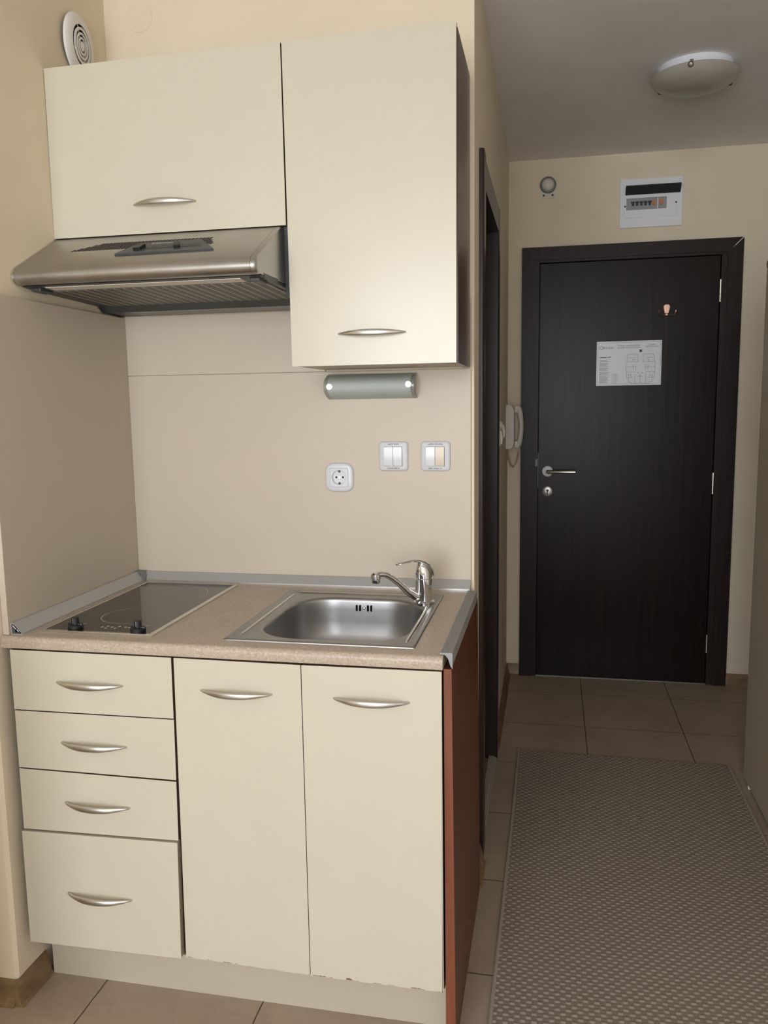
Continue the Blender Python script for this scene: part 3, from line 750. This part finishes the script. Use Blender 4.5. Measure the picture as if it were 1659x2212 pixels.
# rounded nose
nc = (-.4635, 1.6835); 
for k in range(9):
    a = math.radians(-100-k*(125/8)); pr_.append((nc[0]+.0215*math.cos(a)*1.0, nc[1]+.0215*math.sin(a)*.86))
pr_ += [(-.4740, 1.7035), (-.3050, 1.7965), (-.2990, 1.7985), (-.012, 1.7985)]
X0, X1 = .0025, .5745
m = MB(); m.prism(pr_, 'x', X0, X1); body = m.obj('canopy', M_hood, hd_, True, 30)
# end cap on the right, slightly rounded
def shrink(p, s_): cx, cz = -.22, 1.73; return (cx+(p[0]-cx)*s_, cz+(p[1]-cz)*s_)
m = MB(); m.loft([[(X1+.0006, p[0], p[1]) for p in pr_], [(X1+.010, *shrink(p, 1.0)) for p in pr_], [(X1+.0135, *shrink(p, .985)) for p in pr_], [(X1+.0145, *shrink(p, .95)) for p in pr_]], True, True)
m.obj('end_cap', M_hood, hd_, True, 50)
m = MB(); m.prism([shrink(p, 1.006) for p in pr_], 'x', -.0002+.0012, .0045); m.obj('end_lip', M_rim, hd_, True, 30)
rbox((.5895, -.290, 1.640), (.6005, -.010, 1.7975)).obj('dark_gap_fill', M_black, hd_)  # black fill put in for the dark of the gap beside the hood
# underside
und = MB(); und.prism([(-.452, ZB-.0025), (-.012, ZB+.0), (-.012, 1.6385), (-.105, 1.6405), (-.130, 1.655), (-.430, 1.6625)], 'x', .004, .5885)
und.obj('underside_tray', M_dgrey, hd_)
m = MB(); m.prism([(-.440, 1.6618), (-.398, 1.6606), (-.398, 1.6622), (-.440, 1.6634)], 'x', .055, .535); m.obj('light_diffuser', M_phone, hd_)
m = MB(); m.prism([(-.385, 1.6602), (-.135, 1.6536), (-.135, 1.6556), (-.385, 1.6622)], 'x', .035, .575); m.obj('grease_filter', M_filter, hd_)
m = MB(); m.prism([(-.098, 1.6385), (-.025, 1.6370), (-.025, 1.6395), (-.098, 1.6410)], 'x', .085, .545); rp = m.obj('rear_cover', plain('cover_grey', (.20, .19, .17), .4), hd_)
MB().lathe([(0, .0015), (.002, .001), (.003, 0)], 12, frame_at((.53, -.06, 1.6375), (0, 0, -1))).obj('screw', M_chrome, rp)
for x in (.028, .5665):
    rbox((x-.012, -.436, 1.655), (x+.012, -.385, 1.664), .002).obj('hinge_bracket', M_dgrey, hd_)
m = MB(); m.prism([(-.440, ZB+.004), (-.340, ZB+.004), (-.350, ZB-.007), (-.430, ZB-.007)], 'x', .584, .5895); m.obj('hinge_bracket', M_dgrey, hd_)
# slope frame: origin at nose top, u along +x, v up the slope
SO = Vector((0, -.4740, 1.7035)); SV = (Vector((0, -.3050, 1.7965))-SO); SLEN = SV.length; SV.normalize(); SN = Vector((1, 0, 0)).cross(SV).normalized()
SN = SN if SN.z > 0 else -SN
def slope(x, v, h=0): return tuple(SO+Vector((x, 0, 0))+SV*v+SN*h)
def uns(px, py):
    d = fw+rt*((px-829.5)/FPX)-up*((py-1106)/FPX); t = (SO-CAM).dot(SN)/d.dot(SN); X = CAM+d*t
    return X.x, (X-SO).dot(SV)
m = MB()
v_lo, v_hi = .0945, .1420; n_s = 39; LE = .027
for k in range(n_s):
    xb = .096+k*(.452-.096)/n_s; a, b = v_lo, v_hi
    if k < 4: b = v_lo+(v_hi-v_lo)*(k+1)/5
    if k > n_s-5: b = v_lo+(v_hi-v_lo)*(n_s-k)/5.5
    f_ = (b-a)/(v_hi-v_lo); ln_ = LE*f_; wd_ = .0050
    p = [(xb, a), (xb+wd_, a), (xb+wd_+ln_, b), (xb+ln_, b)]
    m.loft([[slope(x, v, -.0005) for x, v in p], [slope(x, v, .0004) for x, v in p]], True, True)
m.obj('vent_slot', M_slot, body)
# control strip: long trapezium
cA, cB, cC, cD = uns(248, 553), uns(462, 540), uns(437, 521), uns(300, 531)
def lift(h, s_=1.0):
    P4 = [cA, cB, cC, cD]; cx = sum(p[0] for p in P4)/4; cv = sum(p[1] for p in P4)/4
    return [slope(cx+(p[0]-cx)*s_, cv+(p[1]-cv)*s_, h) for p in P4]
m = MB(); m.loft([lift(.0), lift(.004), lift(.0062, .97)], True, True)
cp = m.obj('control_panel', M_dgrey, hd_)
def cpt(u, v, h=.0064):
    x = (cA[0]*(1-u)+cB[0]*u)*(1-v)+(cD[0]*(1-u)+cC[0]*u)*v; vv = (cA[1]*(1-u)+cB[1]*u)*(1-v)+(cD[1]*(1-u)+cC[1]*u)*v
    return slope(x, vv, h)
def pad(u0, v0, u1, v1, h0, h1, nm, mt, par):
    m = MB(); m.loft([[cpt(u0, v0, h0), cpt(u1, v0, h0), cpt(u1, v1, h0), cpt(u0, v1, h0)], [cpt(u0, v0, h1), cpt(u1, v0, h1), cpt(u1, v1, h1), cpt(u0, v1, h1)]], True, True)
    return m.obj(nm, mt, par)
pad(.14, .24, .90, .52, .0060, .0066, 'slider_groove', M_black, cp)
pad(.16, .20, .235, .56, .0064, .0125, 'slider_button', M_black, cp)
pad(.60, .20, .665, .56, .0064, .0125, 'slider_button', M_black, cp)
cc = Vector(cpt(.42, .80, .0066))
rx = math.atan2(SV.z, SV.y)
text('printed_logo', '⊡ Electrolux', .0105, cc, M_phone, cp, rot=(rx, 0, 0), depth=.0001)

# ------------------------------------------------------------------ strip lamp under the cabinet
sl = thing('strip_lamp', (.735, -.008, 1.43), 'frosted glass wall lamp on the splashback under the tall wall cabinet', 'lamp')
rbox((.622, -.016, 1.412), (.850, -.0082, 1.452), .002).obj('backplate', M_white, sl)
LZ = 1.4305; LH = .0335
def shell(x0, x1, nm, mt, par, d0=.052, th_=.003):
    m = MB(); o1 = []; i1 = []
    for k in range(17):
        a = -1+2*k/16
        y = -.012-d0*(1-abs(a)**2.6)
        o1.append((y, LZ+LH*a)); i1.append((y+th_*(1-.2*abs(a)), LZ+(LH-.0015)*a))
    m.prism(o1+i1[::-1], 'x', x0, x1); return m.obj(nm, mt, par, True, 40)
gs = shell(.6235, .8480, 'glass_shade', M_frosted, sl)
shell(.6130, .6235, 'glass_edge', M_glassedge, sl); shell(.8480, .8570, 'glass_edge', M_glassedge, sl)
for x, z in ((.6295, 1.4300), (.8430, 1.4330)):
    MB().lathe([(0, .0030), (.0076, .0029), (.0086, .0022), (.0088, 0), (0, 0)], 28, frame_at((x, -.0640, z), (.055 if x < .7 else 0, -1, .01))).obj('cap_nut', M_cap, sl, True, 8)
    MB().lathe([(.003, 0), (.003, .048), (0, .048)], 12, frame_at((x, -.0155, z), (0, -1, 0))).obj('post', M_steel, sl, True)

# ------------------------------------------------------------------ sockets and switches
def plate(cx, cz, s, parent, nm='frame', t=.009, hole=None):
    m = MB(); y = -.0082
    L_ = []
    for ins, d in ((0, 0), (0, .004), (.0015, .007), (.005, t)):
        L_.append([(p[0], y-d, p[1]) for p in roundrect(cx-s/2+ins, cz-s/2+ins, cx+s/2-ins, cz+s/2-ins, .0095-ins*.5, 6)])
    m.loft(L_, True, True); return m.obj(nm, M_switch, parent, True, 40)
so = thing('power_socket', (.638, -.008, 1.183), 'white round-pin power socket on the splashback, lower left of the switches', 'socket')
R_ = .0205
def rr10(cx, cz, h, r, y):
    out = []
    for k in range(64):
        a = 2*PI*(k+.5)/64; c_, s_ = math.cos(a), math.sin(a); e_ = 2/(r/h*2.2+.001) if r > .002 else 400
        e_ = min(e_, 400); q = (abs(c_)**min(e_, 60)+abs(s_)**min(e_, 60))**(-1/min(e_, 60))
        out.append((cx+h*q*c_, y, cz+h*q*s_))
    return out
def circ(r, y): return [(.638+r*math.cos(math.atan2(z-1.183, x-.638)), y, 1.183+r*math.sin(math.atan2(z-1.183, x-.638))) for x, _, z in rr10(.638, 1.183, .0255, .001, 0)]
m = MB(); m.loft([rr10(.638, 1.183, .040, .0095, -.0082), rr10(.638, 1.183, .040, .0095, -.0122), rr10(.638, 1.183, .0385, .009, -.0152), rr10(.638, 1.183, .035, .008, -.0172), rr10(.638, 1.183, .0262, .001, -.0172), rr10(.638, 1.183, .0262, .001, -.0160)])
m.obj('frame', M_switch, so, True, 40)
m = MB(); m.loft([rr10(.638, 1.183, .0258, .001, -.0155), rr10(.638, 1.183, .0256, .001, -.0176), circ(R_, -.0176), circ(R_-.0008, -.0168), circ(R_-.0015, -.0098), circ(.002, -.0098)], False, True)
ins = m.obj('insert', M_switch, so, True, 40)
mm = MB()
for k in range(40):
    a = 2*PI*k/40; a2 = 2*PI*(k+1)/40
    mm.loft([[(.638+(R_+.0008)*math.cos(t_), -.0177, 1.183+(R_+.0008)*math.sin(t_)) for t_ in (a, a2)]+[(.638+(R_-.0005)*math.cos(t_), -.0177, 1.183+(R_-.0005)*math.sin(t_)) for t_ in (a2, a)],
             [(.638+(R_+.0008)*math.cos(t_), -.0182, 1.183+(R_+.0008)*math.sin(t_)) for t_ in (a, a2)]+[(.638+(R_-.0005)*math.cos(t_), -.0182, 1.183+(R_-.0005)*math.sin(t_)) for t_ in (a2, a)]], True, True)
mm.obj('well_rim', M_phone, so)
for x in (-.0095, .0095):
    MB().lathe([(0, .0006), (.0027, .0006), (.0027, 0)], 16, frame_at((.638+x, -.0098, 1.183), (0, -1, 0))).obj('pin_hole', M_slot, ins)
for z, s_ in ((.0165, 1), (-.0165, -1)):
    rbox((.638-.0022, -.0165, 1.183+z-.0026), (.638+.0022, -.0098, 1.183+z+.0026)).obj('earth_clip', M_black, ins)
MB().lathe([(0, .001), (.0027, .001), (.003, 0)], 16, frame_at((.638, -.0098, 1.183), (0, -1, 0))).obj('centre_screw', M_steel, ins)
def switch(cx, cz, top, bot, label, right_mat):
    t = thing('light_switch', (cx, -.008, cz), label, 'switch', 'double light switches on the splashback')
    fr = plate(cx, cz, .0800, t)
    hw, hh = .0245, .0255
    rbox((cx-hw-.0008, -.0172, cz-hh-.0008), (cx+hw+.0008, -.0169, cz+hh+.0008)).obj('shadow_gap', M_print, t)
    for i, (a, b) in enumerate(((cx-hw, cx-.0005), (cx+.0005, cx+hw))):
        m = MB(); m.prism([(-.0170, cz-hh), (-.0205, cz-hh), (-.0235, cz-.004), (-.0215, cz+hh), (-.0170, cz+hh)], 'x', a, b)
        m.obj('rocker', right_mat if i else M_white2, t, True, 30)
    def tri(x, z, d):
        return MB().prism([(x-.0016, z-d*.0014), (x+.0016, z-d*.0014), (x, z+d*.0016)], 'y', -.0176, -.0171)
    o1 = text('printed_word', top, .0062, (cx+.003, -.0173, cz+.0325), M_text, fr)
    tri(min(v.co.x for v in o1.data.vertices)+cx-.0032, cz+.0325, 1).obj('printed_arrow', M_text, fr)
    o2 = text('printed_word', bot, .0062, (cx-.003, -.0173, cz-.0325), M_text, fr)
    tri(max(v.co.x for v in o2.data.vertices)+cx+.0032, cz-.0325, -1).obj('printed_arrow', M_text, fr)
switch(.7912, 1.2412, 'KITCHEN', 'COUNTER', 'white double light switch marked KITCHEN and COUNTER', M_white2)
switch(.9061, 1.2411, 'BED CEILING', 'BED WALL', 'white double light switch marked BED CEILING with one yellowed rocker', M_ivory)

# ------------------------------------------------------------------ round vent above the left cabinet
vt = thing('round_vent', (0, -.150, 2.306), 'round white ventilation grille with ring slots on left wall above the cabinet', 'vent')
fm = frame_at((0, -.150, 2.306), (1, .10, -.03))
MB().lathe([(.074, .002), (.078, .004), (.078, .009), (.073, .014), (.052, .0165), (.0505, .0165), (.0505, .0135), (.070, .004)], 56, fm, closed=True).obj('outer_ring', M_grille, vt, True, 40)
MB().lathe([(0, .0035), (.068, .0035), (.068, 0.0), (0, 0.0)], 40, fm).obj('dark_backing', M_slot, vt)
for r0, r1, nm in ((.0375, .0440, 'slat_ring'), (.0265, .0320, 'slat_ring'), (.0165, .0215, 'slat_ring')):
    MB().lathe([(r0, .0155), (r0, .0180), (r1, .0175), (r1, .0150)], 48, fm, closed=True).obj(nm, M_grille, vt, True, 40)
MB().lathe([(0, .019), (.007, .0186), (.0115, .0175), (.0115, .0150), (0, .0150)], 32, fm).obj('centre_button', M_grille, vt, True, 40)
m = MB()
for k in range(4): m.box((.010, -.0010, .0135), (.052, .0010, .0152), mat=fm@Matrix.Rotation(k*PI/2+.4, 4, 'Z'))
m.obj('spoke', M_grille, vt)

# painted-over box covers
for x, z, lab in ((.1026, 2.430, 'round painted-over junction cover on back wall above the short cabinet'), (.7442, 2.4445, 'round painted-over junction cover at top edge above the tall cabinet')):
    tag(MB().lathe([(0, .0022), (.034, .0020), (.0385, .0012), (.039, 0), (0, 0)], 44, frame_at((x, 0, z), (0, -1, 0))).obj('junction_cover', M_wall, None, True, 50), lab, 'cover', 'junction box covers')

# ------------------------------------------------------------------ ceiling lamp
LX, LY = 1.674, .915
cl = thing('ceiling_lamp', (LX, LY, ZC), 'round frosted glass ceiling lamp with white base in the hall', 'lamp')
cm = Matrix.Translation((LX, LY, ZC))
MB().lathe([(0, 0), (.121, 0), (.123, -.003), (.123, -.024), (.119, -.027), (0, -.027)], 64, cm).obj('base', M_base, cl, True, 40)
MB().lathe([(.141, -.029), (.144, -.032), (.136, -.045), (.115, -.060), (.082, -.072), (.043, -.079), (0, -.081), (0, -.077), (.043, -.075), (.082, -.068), (.115, -.056), (.134, -.042)], 72, cm).obj('glass_bowl', M_dome, cl, True, 60)
for a, dz in ((-104, 0), (22, -.006), (140, -.004)):
    c_, s_ = math.cos(math.radians(a)), math.sin(math.radians(a))
    m = MB(); m.lathe([(0, .013), (.006, .012), (.0095, .007), (.0095, .002), (.006, 0), (0, 0)], 16, frame_at((LX+(.134 if dz == 0 else .129)*c_, LY+(.134 if dz == 0 else .129)*s_, ZC-.035+dz), (c_, s_, -.5)))
    m.box((-.004, -.012, -.006), (.007, .006, .006), mat=frame_at((LX+.128*c_, LY+.128*s_, ZC-.026), (c_, s_, 0)))
    m.obj('clip', M_dsteel, cl, True, 40)

# ------------------------------------------------------------------ siren and fuse box
si = thing('round_alarm', (1.181, YD, 2.383), 'small round grey alarm sounder on the end wall, above left of the door', 'alarm')
sm = frame_at((1.181, YD, 2.383), (0, -1, 0))
MB().prism([(1.181+x, 2.383+z) for x, z in ((-.030, -.058), (.030, -.058), (.036, -.040), (.038, 0), (-.038, 0), (-.036, -.040))], 'y', YD-.004, YD).obj('mounting_plate', M_phone, si)
MB().lathe([(0, 0), (.038, 0), (.038, .010), (.034, .016), (.026, .018), (.025, .016)], 40, sm).obj('housing', M_greyp, si, True, 40)
MB().lathe([(.0285, .012), (.027, .019), (.020, .028), (.010, .032), (0, .033)], 32, sm).obj('dome', M_phone, si, True, 60)
for x in (-.019, .021): MB().lathe([(0, .0015), (.005, .0015), (.005, 0)], 14, frame_at((1.181+x, YD-.0035, 2.383-.046), (0, -1, 0))).obj('screw_hole', M_black, si)

fb = thing('fuse_box', (1.645, YD, 2.17), 'white fuse box with open flap on the end wall above the entrance door', 'fuse box')
ex0, ex1, ez0, ez1 = 1.5065, 1.7825, 2.1675, 2.3840
m = MB(); yq = YD
m.box((ex0, yq-.012, ez0), (ex1, yq, ez1), .003); fbx = m.obj('frame', M_white, fb)
E = lambda u: ex0+u*(ex1-ex0); Z = lambda v: ez1-v*(ez1-ez0)
m = MB(); m.box((E(.075), yq-.0155, Z(.80)), (E(.915), yq-.012, Z(.30)), .0015); m.prism(roundrect(E(.37), Z(.90), E(.60), Z(.72), .010, 5), 'y', yq-.0150, yq-.012); m.obj('inner_cover', M_white, fb)
m = MB(); m.prism([(yq-.0125, Z(.335)), (yq-.020, Z(.335)), (yq-.050, Z(.20)), (yq-.046, Z(.17)), (yq-.0125, Z(.19))], 'x', E(.085), E(.955)); m.obj('flap', plain('smoked_plastic', (.035, .035, .035), .25), fb)
m = MB(); m.box((E(.105), yq-.0165, Z(.64)), (E(.745), yq-.0153, Z(.40))); m.obj('window_recess', plain('breaker_grey', (.30, .30, .30), .5), fb)
for k in range(6):
    mt = M_orange if k == 5 else M_black
    u = .18+k*.067
    m = MB(); m.box((E(u), yq-.019, Z(.505)), (E(u+.058), yq-.0163, Z(.47)), .0005); m.box((E(u+.012), yq-.026, Z(.56)), (E(u+.046), yq-.0165, Z(.50)), .001)
    m.obj('breaker', mt, fb)
m = MB(); m.box((E(.625), yq-.019, Z(.505)), (E(.685), yq-.0163, Z(.455)), .0005); m.box((E(.638), yq-.026, Z(.56)), (E(.672), yq-.0165, Z(.50)), .001); m.obj('breaker', M_orange, fb)
rbox((E(.60), yq-.0185, Z(.635)), (E(.612), yq-.0165, Z(.41))).obj('breaker_divider', M_white, fb)
for u, v in ((.085, .56), (.895, .53)): MB().lathe([(0, .001), (.004, .001), (.004, 0)], 14, frame_at((E(u), yq-.0155, Z(v)), (0, -1, 0))).obj('cover_screw', M_black, fb)

# ------------------------------------------------------------------ door phone
ph = thing('door_phone', (hx(1.75), 1.75, 1.16), 'grey-white door phone handset on the hall wall left of entrance door', 'phone')
wx = hx(1.75)
m = MB(); P0 = [(.0, 1.158), (.018, 1.158), (.026, 1.162), (.032, 1.170), (.036, 1.181), (.038, 1.195), (.038, 1.328), (.036, 1.343), (.032, 1.354), (.026, 1.362), (.018, 1.366), (.0, 1.366)]
m.prism([(wx+a, b) for a, b in P0], 'y', 1.712, 1.800); m.obj('base', M_phone, ph, True, 25)
m = MB()
hs = [(.052, 1.166), (.058, 1.178), (.064, 1.20), (.0685, 1.235), (.070, 1.262), (.0685, 1.292), (.064, 1.325), (.058, 1.346), (.052, 1.358)]
m.tube([(wx+a, 1.750, b) for a, b in hs], [(.018, .011), (.023, .015), (.022, .014), (.020, .0125), (.020, .0120), (.020, .0125), (.022, .014), (.023, .015), (.018, .011)], 16, upv=(1, 0, 0)); 
for z in (1.178, 1.345): m.box((wx+.038, 1.730, z-.018), (wx+.058, 1.770, z+.018), .005)
m.obj('handset', M_phone, ph, True, 50)
coil = []
for k in range(600):
    u = k/599; a = PI*u
    cyy, czz = 1.752+.022*0, 1.158-.085*math.sin(a)**.55
    cxx = wx+.006+.052*u
    t = 2*PI*46*u
    coil.append((cxx+.0045*math.cos(t)*abs(math.cos(a)), cyy+.0045*math.sin(t), czz+.0045*math.cos(t)*(abs(math.sin(a)))))
MB().tube(coil, .0017, 5).obj('coiled_cord', M_cable, ph, True)

# switches on the hall wall seen edge-on
for y, z, lab in ((1.02, 1.245, 'white switch plate on the hall wall, nearer the bathroom doorway'), (1.20, 1.262, 'white switch plate on the hall wall, nearer the door phone')):
    t = thing('hall_switch', (hx(y), y, z), lab, 'switch', 'switch plates on the hall wall')
    x = hx(y); L_ = []
    for ins_, d in ((0, 0), (.0, .005), (.002, .011), (.007, .015)):
        L_.append([(x+d, p[0], p[1]) for p in roundrect(y-.041+ins_, z-.041+ins_, y+.041-ins_, z+.041-ins_, .011, 5)])
    MB().loft(L_, True, True).obj('frame', M_phone, t, True, 40)
    for a, b in ((y-.024, y-.0006), (y+.0006, y+.024)):
        MB().prism([(x+.014, z-.026), (x+.020, z-.026), (x+.023, z-.002), (x+.0175, z+.026), (x+.014, z+.026)], 'y', a, b).obj('rocker', M_phone, t)
